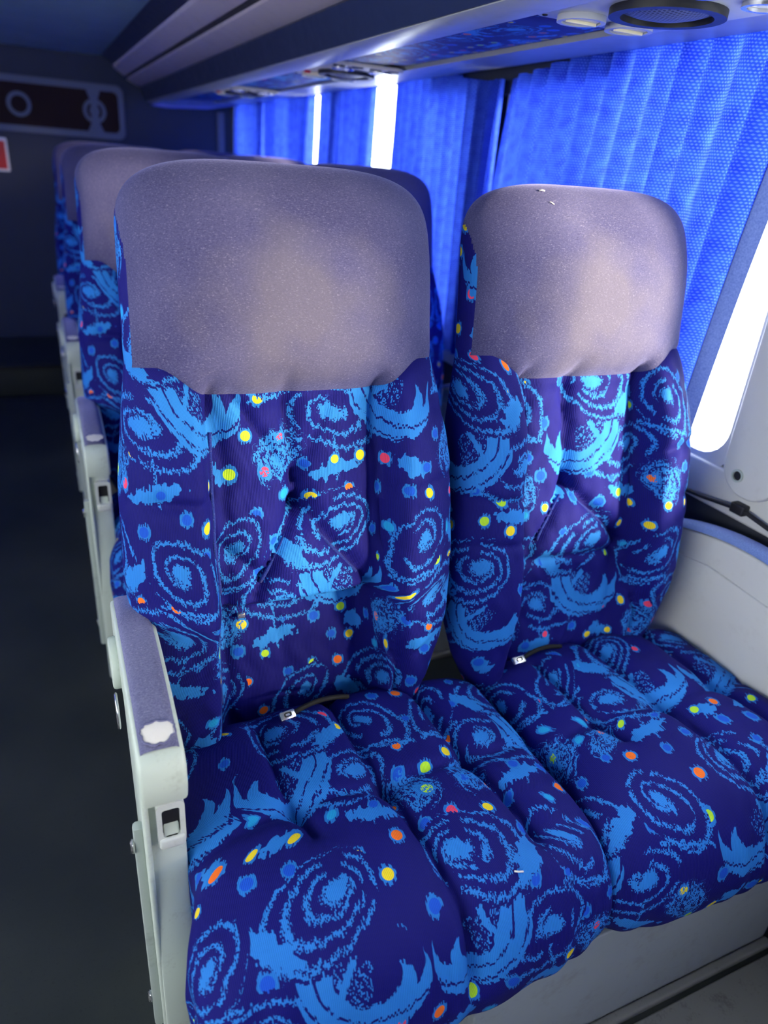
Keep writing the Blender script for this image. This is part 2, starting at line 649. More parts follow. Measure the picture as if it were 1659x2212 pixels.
# window wall: lower part, sill panel, header, pillars
wr = struct(box('wall_right', (XW + 0.015, YF, 0), (XW + 0.06, YB, 0.695), M['walldark'], bev=0), 'charcoal lower side wall under the windows')
box('sill_panel', (XW, YF, 0.69), (XW + 0.06, YB, 0.772), M['wall'], wr, 0.006)
box('header_panel', (XW + 0.005, 1.36, 1.435), (XW + 0.05, 2.25, 1.52), M['walldark'], wr, 0.002)
box('header_panel', (XW + 0.005, YF, 1.50), (XW + 0.06, YB, ZC), M['walldark'], wr, 0.002)
pillars = [(0.66, 0.875), (1.82, 1.96), (3.02, 3.08), (4.16, 4.22), (4.70, YB), (-0.70, -0.60), (-2.1, -1.95)]
for k, (a, b) in enumerate(pillars):
    box('pillar', (XW + 0.012 + (0 if k == 0 else 0.03), a, 0.765), (XW + 0.058, b, 1.505), M['wall'] if k == 0 else M['walldark'], wr, 0.008)
spans = [(-0.60, 0.66), (0.875, 1.82), (1.96, 3.02), (3.08, 4.16), (4.22, 4.70), (-1.95, -0.70)]
for k, (a, b) in enumerate(spans):
    pane = mesh_obj('window_%d' % (k + 1), [(XW + 0.055, a, 0.76), (XW + 0.055, b, 0.76), (XW + 0.055, b, 1.51), (XW + 0.055, a, 1.51)],
                    [(0, 1, 2, 3)], M['glass'], smooth=False)
    sm = pane.modifiers.new('thick', 'SOLIDIFY'); sm.thickness = 0.005
    struct(pane, 'clear side window of the bus')
    ring_prism('window_frame', rrect(a - 0.004, 0.760, b + 0.004, 1.512, 0.05), rrect(a + 0.014, 0.783, b - 0.014, 1.498, 0.06), 0, XW + 0.008, XW + 0.05, M['wall'] if k < 2 else M['walldark'], pane)
# small rear ventilation trim by the corner
struct(box('trim_1', (1.02, YB - 0.02, 0.6), (1.06, YB, 1.45), M['frost'], bev=0.004), 'grey upright corner trim on the rear wall')
struct(box('added_lit_plate', (0.42, -0.6, 0.0), (XW + 0.01, 0.418, 0.012), M['lit_scuff'], bev=0.003), 'scuffed grey plate added for the brighter lit floor before the seat box')  # added plate; its lighter grey stands in for stronger light on the floor
# step up to the rear platform
st = struct(box('trim_2', (XL, 4.1, 0.0), (0.02, YB, 0.16), M['floor'], bev=0.006), 'low step across the aisle before the rear wall')
box('step_nosing', (XL, 4.085, 0.145), (0.02, 4.11, 0.165), M['dark'], st, 0.003)


# ------------------------------------------------------------------ seats
def poly_dist(w, s, pts):
    d = np.full(w.shape, 9.0)
    for (a0, b0), (a1, b1) in zip(pts[:-1], pts[1:]):
        vx, vy = a1 - a0, b1 - b0
        t = np.clip(((w - a0) * vx + (s - b0) * vy) / (vx * vx + vy * vy + 1e-12), 0, 1)
        d = np.minimum(d, np.hypot(w - a0 - t * vx, s - b0 - t * vy))
    return d


def sstep(x, a, b):
    t = np.clip((x - a) / (b - a), 0, 1)
    return t * t * (3 - 2 * t)


S0, S1 = -0.05, 0.834
REC = math.radians(11)
AX = (0.22, 0.42)     # y (local), z of the back's axis at s = 0
WS = np.array([-0.05, 0.0, 0.05, 0.15, 0.28, 0.42, 0.52, 0.58, 0.70, 0.80, 0.85])
WV = np.array([0.170, 0.195, 0.218, 0.243, 0.252, 0.246, 0.232, 0.222, 0.218, 0.215, 0.213])


def build_back(root, creases, wrinkles, recess, uvo, pipes=()):
    NF, NB = 120, 24
    tf = np.sin(np.linspace(-1, 1, NF) * math.pi / 2)
    tb = np.linspace(1, -1, NB)[1:-1]
    t = np.concatenate([tf, tb])
    front = np.concatenate([np.ones(NF), np.zeros(NB - 2)])
    nl = len(t)
    seam = 0.536 + 0.040 * sstep(np.abs(t), 0.52, 0.86)
    J1, J2 = 110, 64
    rows = []
    for j in range(J1 + 1):
        rows.append(S0 + (seam - S0) * (j / J1))
    for j in range(1, J2 + 1):
        q = 1 - (1 - j / J2) ** 1.6
        rows.append(seam + (S1 - seam) * q)
    s = np.array(rows)
    T = np.broadcast_to(t, s.shape)
    FR = np.broadcast_to(front, s.shape)
    W = np.interp(s, WS, WV)
    q = np.clip((s - 0.725) / (S1 - 0.725), 0, 1)
    W = W * np.power(np.clip(1 - q ** 3.6, 0, 1), 1 / 3.6)
    w = W * T
    aw = np.abs(w)
    # offsets of the front face from the axis
    low = sstep(s, 0.16, 0.245) if recess < 0.02 else sstep(s, 0.198, 0.228)
    fc = 0.046 - recess * (1 - low) - 0.02 * (1 - sstep(s, -0.05, 0.05)) + 0.006 * np.exp(-((s - 0.27) / 0.05) ** 2)
    fb = 0.122 - 0.046 * sstep(s, 0.42, 0.60) - 0.045 * (1 - sstep(s, -0.02, 0.20))
    B = sstep(aw, 0.108, 0.150)
    f = fc * (1 - B) + fb * B
    fh = 0.088 - 0.018 * (w / 0.2) ** 2 + 0.012 * np.exp(-((s - 0.69) / 0.08) ** 2) - 0.020 * sstep(s, 0.70, 0.84)
    H = sstep(s, np.broadcast_to(seam, s.shape) - 0.03, np.broadcast_to(seam, s.shape) + 0.055)
    f = f * (1 - H) + fh * H
    f0 = f.copy()
    # tufting
    for pts, D, sg in creases:
        d = poly_dist(w, s, pts)
        f = f - D * np.exp(-d / sg) * (1 - H)
    sl = np.broadcast_to(seam, s.shape)
    f = f - 0.010 * np.exp(-np.abs(s - sl) / 0.008)
    for pts, D, sg in wrinkles:
        d = poly_dist(w, s, pts)
        f = f - D * np.exp(-(d / sg) ** 2)
    f = f + 0.0016 * np.sin(w * 71 + s * 40) * np.sin(s * 63 - w * 25) * (1 - H) + 0.001 * np.sin(w * 190 + np.sin(s * 70) * 2) * (1 - H)
    q2 = np.clip((s - 0.765) / (S1 - 0.765), 0, 1)
    tz = np.power(np.clip(1 - q2 ** 2.3, 0, 1), 1 / 2.3)
    n = 3.4
    edge = np.power(np.clip(1 - np.abs(T) ** n, 0, 1), 1 / n)
    bk = 0.05 + 0.0 * s
    off = np.where(FR > 0.5, f * edge, -bk * edge) * tz
    y = AX[0] + s * math.sin(REC) - off * math.cos(REC)
    z = AX[1] + s * math.cos(REC) + off * math.sin(REC)
    V = np.stack([w, y, z], -1)
    # arc length around each row for the cloth
    mid = NF // 2
    off0 = np.where(FR > 0.5, f0 * edge, -bk * edge) * tz
    V0 = np.stack([w, AX[0] + s * math.sin(REC) - off0 * math.cos(REC), AX[1] + s * math.cos(REC) + off0 * math.sin(REC)], -1)
    dd = np.linalg.norm(np.diff(V0, axis=1), axis=2)
    cu = np.concatenate([np.zeros((len(s), 1)), np.cumsum(dd, 1)], 1)
    cu = cu - cu[:, mid:mid + 1]
    cu = np.where(FR > 0.5, cu, cu)
    UV = np.stack([cu + uvo[0], s + uvo[1]], -1)
    nr = len(s)
    groups = {'back_panel': [], 'bolster_l': [], 'bolster_r': [], 'headrest_cover': [], 'back_shell': []}
    bl = 0.128
    for j in range(nr - 1):
        for i in range(nl):
            i2 = (i + 1) % nl
            tm = 0.5 * (t[i] + t[i2]) if i2 else t[i]
            isf = i < NF - 1
            sm = s[j, i]
            wm = w[j, i]
            if j >= J1:
                if isf and abs(tm) < 0.968 + 0.033 * float(sstep(np.float64(sm), 0.70, 0.775)):
                    g = 'headrest_cover'
                elif sm > 0.775:
                    g = 'headrest_cover'
                else:
                    g = 'back_shell'
            else:
                if not isf:
                    g = 'back_shell'
                elif wm < -bl:
                    g = 'bolster_l'
                elif wm > bl:
                    g = 'bolster_r'
                else:
                    g = 'back_panel'
            groups[g].append((j * nl + i, j * nl + i2, (j + 1) * nl + i2, (j + 1) * nl + i))
    VV = V.reshape(-1, 3)
    UU = UV.reshape(-1, 2)
    out = {}
    for g, fs in groups.items():
        idx = np.unique(np.array(fs))
        remap = {int(k): i for i, k in enumerate(idx)}
        fs2 = [tuple(remap[k] for k in q) for q in fs]
        nm = 'bolster' if g.startswith('bolster') else g
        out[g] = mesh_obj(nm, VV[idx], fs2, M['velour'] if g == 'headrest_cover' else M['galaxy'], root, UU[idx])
    def surf(ww, ss):
        j = int(round((ss - S0) / (0.545 - S0) * J1))
        j = max(0, min(J1, j))
        i = int(np.argmin(np.abs(w[j, :NF] - ww)))
        return V[j, i]
    for pts in pipes:
        P = []
        for (a0, b0), (a1, b1) in zip(pts[:-1], pts[1:]):
            for k in range(10):
                P.append(surf(a0 + (a1 - a0) * k / 10, b0 + (b1 - b0) * k / 10))
        P = np.array(P)
        P = np.stack([np.convolve(np.pad(P[:, c], 3, mode='edge'), np.ones(7) / 7, 'valid') for c in range(3)], 1)
        P = P + np.array([0, -0.0015, 0.0003])
        tube('piping', P, 0.0028, M['piping'], root, 8)
    out['headrest_cover']['label'] = 'worn grey mauve velour headrest cover'
    # point on the front surface, for fittings
    return out


def build_cushion(root, creases, uvo, hw=0.242, skew=0.0, cx0=0.0):
    # profile (local y, z): from the back edge over the top and down the front, then underneath
    pr = [(0.215, 0.400), (0.205, 0.432), (0.17, 0.452), (0.10, 0.458), (0.0, 0.462), (-0.08, 0.466), (-0.14, 0.462), (-0.185, 0.446),
          (-0.215, 0.415), (-0.232, 0.37), (-0.236, 0.33), (-0.225, 0.285), (-0.20, 0.262), (-0.12, 0.262), (0.10, 0.29), (0.20, 0.33)]
    P = np.array(pr)
    # resample smoothly (Catmull-Rom, closed)
    m = len(P)
    fine = []
    for i in range(m):
        p0, p1, p2, p3 = P[i - 1], P[i], P[(i + 1) % m], P[(i + 2) % m]
        for k in range(12):
            u = k / 12
            fine.append(0.5 * ((2 * p1) + (-p0 + p2) * u + (2 * p0 - 5 * p1 + 4 * p2 - p3) * u * u + (-p0 + 3 * p1 - 3 * p2 + p3) * u ** 3))
    fine = np.array(fine)
    L = np.concatenate([[0], np.cumsum(np.linalg.norm(np.diff(np.vstack([fine, fine[:1]]), axis=0), axis=1))])
    n = 150
    tl = np.linspace(0, L[-1], n, endpoint=False)
    X2 = np.interp(tl, L, np.append(fine[:, 0], fine[0, 0]))
    Z2 = np.interp(tl, L, np.append(fine[:, 1], fine[0, 1]))
    dx = np.roll(X2, -1) - np.roll(X2, 1)
    dz = np.roll(Z2, -1) - np.roll(Z2, 1)
    nn = np.hypot(dx, dz)
    nx, nz = dz / nn, -dx / nn           # outward (path runs back to front over the top)
    if nz[20] < 0:
        nx, nz = -nx, -nz
    K = 100
    a = np.sin(np.linspace(-1, 1, K) * math.pi / 2)
    a = a * 0.7 + np.linspace(-1, 1, K) * 0.3
    A, Yp = np.meshgrid(a, X2)
    _, Zp = np.meshgrid(a, Z2)
    NX = np.broadcast_to(nx[:, None], A.shape)
    NZ = np.broadcast_to(nz[:, None], A.shape)
    arc = np.broadcast_to(tl[:, None], A.shape)
    w = A * hw
    # v coordinate: distance from the back edge along the top
    h = np.zeros_like(A)
    topm = sstep(NZ, -0.1, 0.25) + (NX < -0.6) * 0.0
    fr = sstep(-Yp, -0.2, 0.24)
    crown = 0.014 * (1 - A ** 2)
    h += crown
    for pts, D, sg in creases:
        d = poly_dist(w + skew * (Yp), Yp, pts)
        h -= D * np.exp(-d / sg) * np.clip(topm, 0, 1)
    h += 0.0014 * np.sin(w * 60 + Yp * 30) * np.sin(Yp * 55 - w * 20)
    # soft gathers running down the front
    frontm = sstep(-NX, 0.3, 0.9)
    h += 0.0018 * frontm * np.sin(w * 95 + 2 * np.sin(w * 30))
    # sink where the sitter slides forward
    Yq = Yp + NX * h
    Zq = Zp + NZ * h
    ne = 5.5
    edge = np.power(np.clip(1 - np.abs(A) ** ne, 0, 1), 1 / ne)
    ys = np.clip(Yp, -0.13, 0.17)
    zs = 0.355
    Yo = ys + (Yq - ys) * (0.25 + 0.75 * edge)
    Zo = zs + (Zq - zs) * edge
    wx = w - 0.022 * sstep(-Yp, 0.03, 0.16) * sstep(-A, 0.2, 1.0) + 0.006 * (1 - edge) * np.sign(A) * np.sin(Yp * 40)
    V = np.stack([wx + cx0, Yo, Zo], -1)
    dd = np.linalg.norm(np.diff(V, axis=1), axis=2)
    cu = np.concatenate([np.zeros((n, 1)), np.cumsum(dd, 1)], 1)
    cu = cu - cu[:, K // 2:K // 2 + 1]
    UV = np.stack([cu + uvo[0], -arc + uvo[1]], -1)
    # duplicate the first row so the cloth does not wrap backwards
    V = np.vstack([V, V[:1]])
    UV = np.vstack([UV, np.stack([cu[:1] + uvo[0], np.full((1, K), -L[-1]) + uvo[1]], -1)])
    faces = []
    for j in range(n):
        for i in range(K - 1):
            faces.append((j * K + i, j * K + i + 1, (j + 1) * K + i + 1, (j + 1) * K + i))
    return mesh_obj('seat_cushion', V.reshape(-1, 3), faces, M['galaxy'], root, UV.reshape(-1, 2))


def buckle(root, x, y, z, rz=0.2):
    bm = bmesh.new()
    box_bm(bm, (-0.013, -0.007, -0.004), (0.013, 0.007, 0.004), 0.0025, 2)
    b = bm_obj('belt_buckle', bm, M['chrome'], root)
    b.location = (x, y, z)
    b.rotation_euler = (math.radians(35), 0, rz)
    b['label'] = 'small chrome belt buckle tongue'
    s = ring_prism('buckle_slot', rrect(-0.006, -0.0035, 0.006, 0.0035, 0.002, 3), rrect(-0.004, -0.0018, 0.004, 0.0018, 0.001, 3), 2, 0.004, 0.0052, M['dark'], b)
    tb = tube('belt_webbing', bez((x + 0.012, y + 0.004, z - 0.002), (x + 0.06, y + 0.02, z + 0.006), (x + 0.11, y + 0.02, z - 0.01)), 0.004, M['black'], root, 8)
    return b


seam_b = [[(-0.122, 0.55), (-0.128, 0.45), (-0.132, 0.35), (-0.120, 0.22), (-0.128, -0.05)], [(0.122, 0.55), (0.128, 0.43), (0.130, 0.32), (0.125, 0.21), (0.150, 0.08), (0.155, -0.05)]]
aisle_creases = [(p, 0.046, 0.012) for p in seam_b] + [
    ([(-0.020, 0.56), (-0.004, 0.42), (0.0, 0.385), (-0.004, 0.36)], 0.030, 0.014),
    ([(-0.002, 0.37), (-0.075, 0.235)], 0.026, 0.010),
    ([(-0.002, 0.37), (0.115, 0.222)], 0.024, 0.011),
    ([(-0.125, 0.325), (-0.062, 0.265)], 0.018, 0.010),
    ([(-0.095, 0.54), (-0.006, 0.40)], 0.017, 0.009),
    ([(0.055, 0.53), (0.004, 0.42)], 0.010, 0.009),
    ([(-0.09, 0.222), (0.12, 0.222)], 0.004, 0.006),
    ([(-0.03, 0.20), (-0.01, 0.0)], 0.006, 0.010),
]
aisle_wr = [([(-0.26, 0.408), (-0.13, 0.398)], 0.010, 0.008), ([(-0.25, 0.435), (-0.17, 0.40)], 0.004, 0.007), ([(0.13, 0.385), (0.26, 0.405)], 0.006, 0.008),
            ([(0.14, 0.10), (0.25, 0.16)], 0.005, 0.008), ([(-0.26, 0.30), (-0.17, 0.22)], 0.005, 0.010), ([(0.20, 0.52), (0.26, 0.47)], 0.006, 0.012)]
win_creases = [(p, 0.046, 0.012) for p in seam_b] + [
    ([(-0.030, 0.56), (-0.014, 0.40), (-0.010, 0.35)], 0.032, 0.013),
    ([(-0.010, 0.35), (-0.085, 0.235)], 0.026, 0.010),
    ([(-0.010, 0.35), (0.125, 0.225)], 0.030, 0.010),
    ([(-0.12, 0.215), (0.13, 0.205)], 0.016, 0.009),
    ([(-0.02, 0.18), (-0.005, -0.03)], 0.007, 0.009),
    ([(0.03, 0.18), (0.03, -0.03)], 0.005, 0.009),
]
win_wr = [([(-0.26, 0.36), (-0.12, 0.345)], 0.009, 0.007), ([(-0.26, 0.28), (-0.13, 0.275)], 0.007, 0.007), ([(0.13, 0.40), (0.26, 0.425)], 0.008, 0.009),
          ([(0.16, 0.33), (0.26, 0.31)], 0.006, 0.009), ([(0.13, 0.18), (0.25, 0.15)], 0.004, 0.008)]
cush_creases = [
    ([(-0.125, 0.17), (-0.128, 0.05), (-0.122, -0.01), (-0.115, -0.05)], 0.024, 0.012),
    ([(0.000, 0.21), (0.002, 0.0), (0.012, -0.12), (0.026, -0.26)], 0.026, 0.012),
    ([(0.140, 0.20), (0.142, 0.06), (0.145, 0.0), (0.160, -0.15)], 0.027, 0.012),
    ([(-0.26, -0.02), (-0.128, 0.005), (0.002, -0.01), (0.145, 0.0), (0.26, 0.01)], 0.010, 0.010),
    ([(-0.128, 0.01), (-0.128, 0.0)], 0.016, 0.020),
    ([(0.002, 0.0), (0.002, -0.01)], 0.016, 0.020),
    ([(0.145, 0.01), (0.145, 0.0)], 0.016, 0.020),
]

AISLE_X, WIN_X, ROW_Y, PITCH = 0.300, 0.802, 0.65, 0.96


def make_seat(kind):
    root = empty('bus_seat', ((AISLE_X if kind == 'aisle' else WIN_X), ROW_Y, 0), '', 'seat')
    if kind == 'aisle':
        build_back(root, aisle_creases, aisle_wr, 0.066, (0.31, 0.17), [[(-0.124, 0.50), (-0.130, 0.40), (-0.131, 0.33), (-0.120, 0.22), (-0.127, 0.0)], [(-0.004, 0.36), (-0.075, 0.236)], [(0.0, 0.36), (0.112, 0.226)]])
        build_cushion(root, cush_creases, (1.40, 2.03), 0.274, 0.03, 0.046)
        buckle(root, -0.04, 0.168, 0.470, 0.15)
        armrest(root, AISLE_X)
    else:
        build_back(root, win_creases, win_wr, 0.019, (3.33, 1.12), [[(-0.131, 0.32), (-0.121, 0.22), (-0.127, 0.0)], [(-0.012, 0.342), (-0.083, 0.238)], [(-0.008, 0.342), (0.122, 0.228)]])
        build_cushion(root, cush_creases, (5.21, 4.31), 0.236, 0.03, 0.060)
        buckle(root, -0.112, 0.168, 0.470, 0.05)
        window_arm(root, WIN_X)
    return root


def armrest(root, cx):
    X = lambda x: x - cx
    Y = lambda y: y - ROW_Y
    a, b = X(0.026), X(0.078)
    # arm body: plastic shell under the pad, ending in a blunt block at the front
    body = [(Y(0.612), 0.578), (Y(0.606), 0.60), (Y(0.608), 0.632), (Y(0.622), 0.646), (Y(0.70), 0.662), (Y(0.78), 0.671), (Y(0.86), 0.672), (Y(0.92), 0.664),
            (Y(0.93), 0.60), (Y(0.90), 0.585), (Y(0.80), 0.59), (Y(0.70), 0.585)]
    prism('arm_shell', body, 0, a, b, M['armplastic'], root, 0.005, 3)
    # velour pad: a curved cap over the shell
    ys = np.linspace(0.624, 0.925, 26)
    zt = np.interp(ys, [0.60, 0.622, 0.70, 0.78, 0.86, 0.93], [0.640, 0.646, 0.662, 0.671, 0.672, 0.662])
    xs = np.linspace(-1, 1, 13)
    V, F = [], []
    for j, (yy, zz) in enumerate(zip(ys, zt)):
        e = min(1.0, (j + 0.4) / 2.0, (25 - j + 0.4) / 2.0)
        for k, xx in enumerate(xs):
            lift = 0.0075 * (1 - abs(xx) ** 3.5) ** 0.5 * (e ** 0.5)
            V.append((X(0.052) + xx * 0.0212, Y(yy), zz + lift))
    n = 13
    for j in range(25):
        for k in range(12):
            F.append((j * n + k, j * n + k + 1, (j + 1) * n + k + 1, (j + 1) * n + k))
    pad = mesh_obj('arm_pad', V, F, M['pad'], root)
    pad['label'] = 'purple velour arm pad torn at the front end'
    # bare foam in the tear: a low dome breaking through the cloth, with frayed rim
    V, F = [], []
    nr, na = 5, 28
    cy, cxx = 0.645, 0.053
    prof = lambda yy: float(np.interp(yy, [0.60, 0.622, 0.70, 0.78], [0.640, 0.646, 0.662, 0.671])) + 0.0075
    rr = random.Random(3)
    edge = [1 + rr.uniform(-0.10, 0.10) for _ in range(na)]
    for i in range(nr + 1):
        for k in range(na):
            ang = 2 * math.pi * k / na
            rx, ry = 0.0185 * i / nr * edge[k], (0.012 if math.sin(ang) > 0 else 0.018) * i / nr * edge[k]
            yy = cy + ry * math.sin(ang)
            V.append((X(cxx) + rx * math.cos(ang), Y(yy), prof(yy) + 0.0006 + 0.0012 * (1 - (i / nr) ** 2)))
    for i in range(nr):
        for k in range(na):
            k2 = (k + 1) % na
            F.append((i * na + k, i * na + k2, (i + 1) * na + k2, (i + 1) * na + k))
    mesh_obj('torn_patch', V, F, M['foam'], pad)
    rim = []
    for k in range(na):
        ang = 2 * math.pi * k / na
        yy = cy + (0.012 if math.sin(ang) > 0 else 0.018) * 1.04 * edge[k] * math.sin(ang)
        rim.append((X(cxx) + 0.0185 * 1.04 * edge[k] * math.cos(ang), Y(yy), prof(yy) + 0.0006))
    tube('frayed_rim', rim, 0.0013, M['pad'], pad, 6, True)
    # side frame: the long plate that carries the arm down to the floor
    side = [(Y(0.640), 0.592), (Y(0.645), 0.50), (Y(0.640), 0.40), (Y(0.632), 0.25), (Y(0.625), 0.0), (Y(0.86), 0.0), (Y(0.88), 0.30), (Y(0.91), 0.45), (Y(0.92), 0.60)]
    prism('side_frame', side, 0, X(0.030), X(0.076), M['armplastic'], root, 0.004, 2)
    box('edge_bead', (X(0.0265), Y(0.634), 0.0), (X(0.034), Y(0.660), 0.585), M['armplastic'], root, 0.003)
    # pull-out ashtray in the front face
    tray = ring_prism('ashtray', rrect(X(0.042), 0.484, X(0.075), 0.556, 0.008), rrect(X(0.048), 0.500, X(0.069), 0.546, 0.004), 1, Y(0.631), Y(0.648), M['tray'], root)
    box('tray_opening', (X(0.047), Y(0.6385), 0.499), (X(0.070), Y(0.645), 0.547), M['dark'], tray, 0.0)
    prism('tray_tongue', [(Y(0.640), 0.500), (Y(0.634), 0.500), (Y(0.642), 0.528), (Y(0.644), 0.528)], 0, X(0.0495), X(0.0675), M['armplastic'], tray, 0.001, 1)
    box('tray_lip', (X(0.043), Y(0.628), 0.482), (X(0.074), Y(0.640), 0.500), M['tray'], tray, 0.004)
    # recline knob and wire pull on the aisle side
    prism('recline_knob', circle_pts(Y(0.845), 0.612, 0.036, 0.036), 0, X(0.016), X(0.030), M['armplastic'], root, 0.004, 2)
    pts = [(X(0.017), Y(0.80) + 0.020 * math.cos(k * 2 * math.pi / 20), 0.566 + 0.024 * math.sin(k * 2 * math.pi / 20)) for k in range(20)]
    tube('wire_pull', pts, 0.0022, M['chrome'], root, 8, True)
    # steel rail riveted along the outside
    prism('side_rail', [(Y(0.668), 0.50), (Y(0.655), 0.50), (Y(0.648), 0.10), (Y(0.662), 0.10)], 0, X(0.015), X(0.028), M['framemetal'], root, 0.004, 2)
    for zz in (0.47, 0.16):
        prism('rivet', circle_pts(Y(0.658), zz, 0.007, 0.011, 12), 0, X(0.0105), X(0.0155), M['chrome'], root, 0.002, 1)


def window_arm(root, cx):
    X = lambda x: x - cx
    Y = lambda y: y - ROW_Y
    x0, x1 = X(1.085), X(1.130)
    top = lambda y: 0.672 - 0.9 * (y - 0.72) ** 2 * (1 if y > 0.72 else 1.6)
    ys = [0.98 - k * 0.02 for k in range(0, 32)]
    outline = [(Y(y), top(y)) for y in ys]
    ylast = ys[-1]
    outline += [(Y(ylast - 0.012), 0.48), (Y(ylast), 0.30), (Y(0.55), 0.0), (Y(0.88), 0.0), (Y(0.98), 0.40)]
    prism('arm_panel', outline, 0, x0, x1, M['base'] if False else M['wall'], root, 0.005, 3)
    prism('lower_cover', [(Y(0.95), 0.30), (Y(0.95), 0.585), (Y(0.80), 0.610), (Y(0.60), 0.600), (Y(0.45), 0.56), (Y(0.40), 0.47), (Y(0.40), 0.30)], 0, X(1.080), X(1.089), M['wall'], root, 0.004, 2)
    # blue velour along the top
    V, F = [], []
    n = 11
    m = len(ys)
    for j, y in enumerate(ys):
        dz = top(y)
        for k in range(n):
            xx = -1 + 2 * k / (n - 1)
            V.append((X(1.1075) + xx * 0.022, Y(y), dz + 0.002 + 0.012 * (1 - abs(xx) ** 3) ** 0.5))
    for j in range(m - 1):
        for k in range(n - 1):
            F.append((j * n + k, j * n + k + 1, (j + 1) * n + k + 1, (j + 1) * n + k))
    p = mesh_obj('arm_pad', V, F, M['bluepad'], root)
    p['label'] = 'pale blue velour arm pad'


aisle_seat = make_seat('aisle')
window_seat = make_seat('window')
aisle_seat['label'] = 'nearest aisle seat in blue galaxy fabric with grey velour headrest and torn arm pad'
window_seat['label'] = 'nearest window seat in blue galaxy fabric beside the open curtain'
names = ['second', 'third', 'fourth']
for k in range(3):
    a = copy_tree(aisle_seat, None, (AISLE_X, ROW_Y + PITCH * (k + 1), 0))
    w = copy_tree(window_seat, None, (WIN_X, ROW_Y + PITCH * (k + 1), 0))
    a['label'] = '%s aisle seat back along the row, grey velour headrest peeking out behind' % names[k]
    w['label'] = '%s window seat back along the row, only its grey headrest showing' % names[k]
for o in [o for o in COL.objects if o.name.startswith('bus_seat')]:
    o['group'] = 'twin bus seats in galaxy fabric'

# boxes that carry the cushions
def make_base(k):
    y0 = ROW_Y + PITCH * k
    lab = ['grey sheet metal seat box under the nearest pair of seats', 'grey seat box under the second row', 'grey seat box under the third row', 'grey seat box under the fourth row'][k]
    e = empty('seat_base', (0.55, y0, 0), lab, 'seat base', 'seat boxes on the floor')
    L = lambda x: x - 0.55
    box('front_panel', (L(0.42), -0.205, 0.0), (L(1.075), -0.190, 0.260), M['base'], e, 0.003)
    box('box_body', (L(0.425), -0.188, 0.0), (L(1.045), 0.24, 0.255), M['base'], e, 0.004)
    box('kick_strip', (L(0.42), -0.222, 0.0), (L(1.075), -0.206, 0.016), M['lit_scuff'], e, 0.004)
    g = mesh_obj('heater_grille', [(L(0.085), -0.15, 0.0), (L(0.42), -0.15, 0.0), (L(0.42), -0.15, 0.262), (L(0.085), -0.15, 0.262)], [(0, 1, 2, 3)], M['grille'], e,
                 [(0, 0), (0.335, 0), (0.335, 0.262), (0, 0.262)], False)
    sm = g.modifiers.new('thick', 'SOLIDIFY'); sm.thickness = 0.004; sm.offset = -1
    g['label'] = 'dark perforated heater grille'
    box('cross_bar', (L(0.08), -0.13, 0.215), (L(0.43), 0.22, 0.26), M['framemetal'], e, 0.006)
for k in range(4):
    make_base(k)


# ------------------------------------------------------------------ overhead luggage rack
rack = empty('luggage_rack', (0.88, 1.3, 1.46), 'overhead luggage rack with navy fascia running above the window seats', 'luggage rack')
RX = lambda x: x - 0.88
RY = lambda y: y - 1.3
RZ = lambda z: z - 1.46
Y0, Y1 = -2.0, 4.70
def rackprism(name, pts, mat, y0=Y0, y1=Y1, bev=0.004, parent=rack, seg=3):
    return prism(name, [(RX(x), RZ(z)) for x, z in pts], 1, RY(y0), RY(y1), mat, parent, bev, seg)
rackprism('wall_side_lip', [(0.925, 1.474), (1.05, 1.479), (1.082, 1.483), (1.082, 1.52), (0.925, 1.50)], M['rackgrey'])
rackprism('aisle_side_lip', [(0.615, 1.462), (0.635, 1.456), (0.70, 1.462), (0.70, 1.49), (0.615, 1.49)], M['rackgrey'], bev=0.005)
rackprism('floor_panel', [(0.69, 1.484), (0.935, 1.494), (0.935, 1.505), (0.69, 1.50)], M['dark'])
rackprism('fascia', [(0.630, 1.462), (0.612, 1.464), (0.588, 1.525), (0.595, 1.535), (0.64, 1.535)], M['rackdark'], bev=0.004)
rackprism('light_strip', [(0.592, 1.530), (0.575, 1.532), (0.520, 1.556), (0.525, 1.572), (0.60, 1.56)], M['strip'], bev=0.006)
rackprism('strip_gap', [(0.60, 1.545), (0.525, 1.566), (0.505, 1.574), (0.51, 1.60), (0.60, 1.60)], M['dark'], bev=0.0)
rackprism('light_strip', [(0.515, 1.572), (0.505, 1.573), (0.455, 1.606), (0.45, 1.625), (0.53, 1.61)], M['strip'], bev=0.006)
rackprism('cove', [(0.455, 1.615), (0.43, 1.64), (0.40, 1.659), (0.60, 1.659), (0.60, 1.60)], M['rackdark'], bev=0.0)

def underside(y0, y1, lab):
    """cloth-covered inset between two service modules"""
    n, m = 12, 6
    V, UVs, F = [], [], []
    for j in range(n + 1):
        for i in range(m + 1):
            x = 0.705 + 0.215 * i / m
            y = y0 + (y1 - y0) * j / n
            z = 1.4745 + (x - 0.705) * 0.04 - 0.003 * math.sin(math.pi * i / m)
            V.append((RX(x), RY(y), RZ(z))); UVs.append((y, x))
    for j in range(n):
        for i in range(m):
            F.append((j * (m + 1) + i, (j + 1) * (m + 1) + i, (j + 1) * (m + 1) + i + 1, j * (m + 1) + i + 1))
    o = mesh_obj('cloth_inset', V, F, M['galaxy_rack'], rack, UVs)
    sm = o.modifiers.new('thick', 'SOLIDIFY'); sm.thickness = 0.006; sm.offset = -1
    o['label'] = lab
underside(1.115, 1.965, 'galaxy fabric inset on the rack underside')
underside(2.31, 3.115, 'galaxy fabric inset on the rack underside')
underside(3.455, 4.30, 'galaxy fabric inset on the rack underside')
underside(-0.2, 0.74, 'galaxy fabric inset on the rack underside')
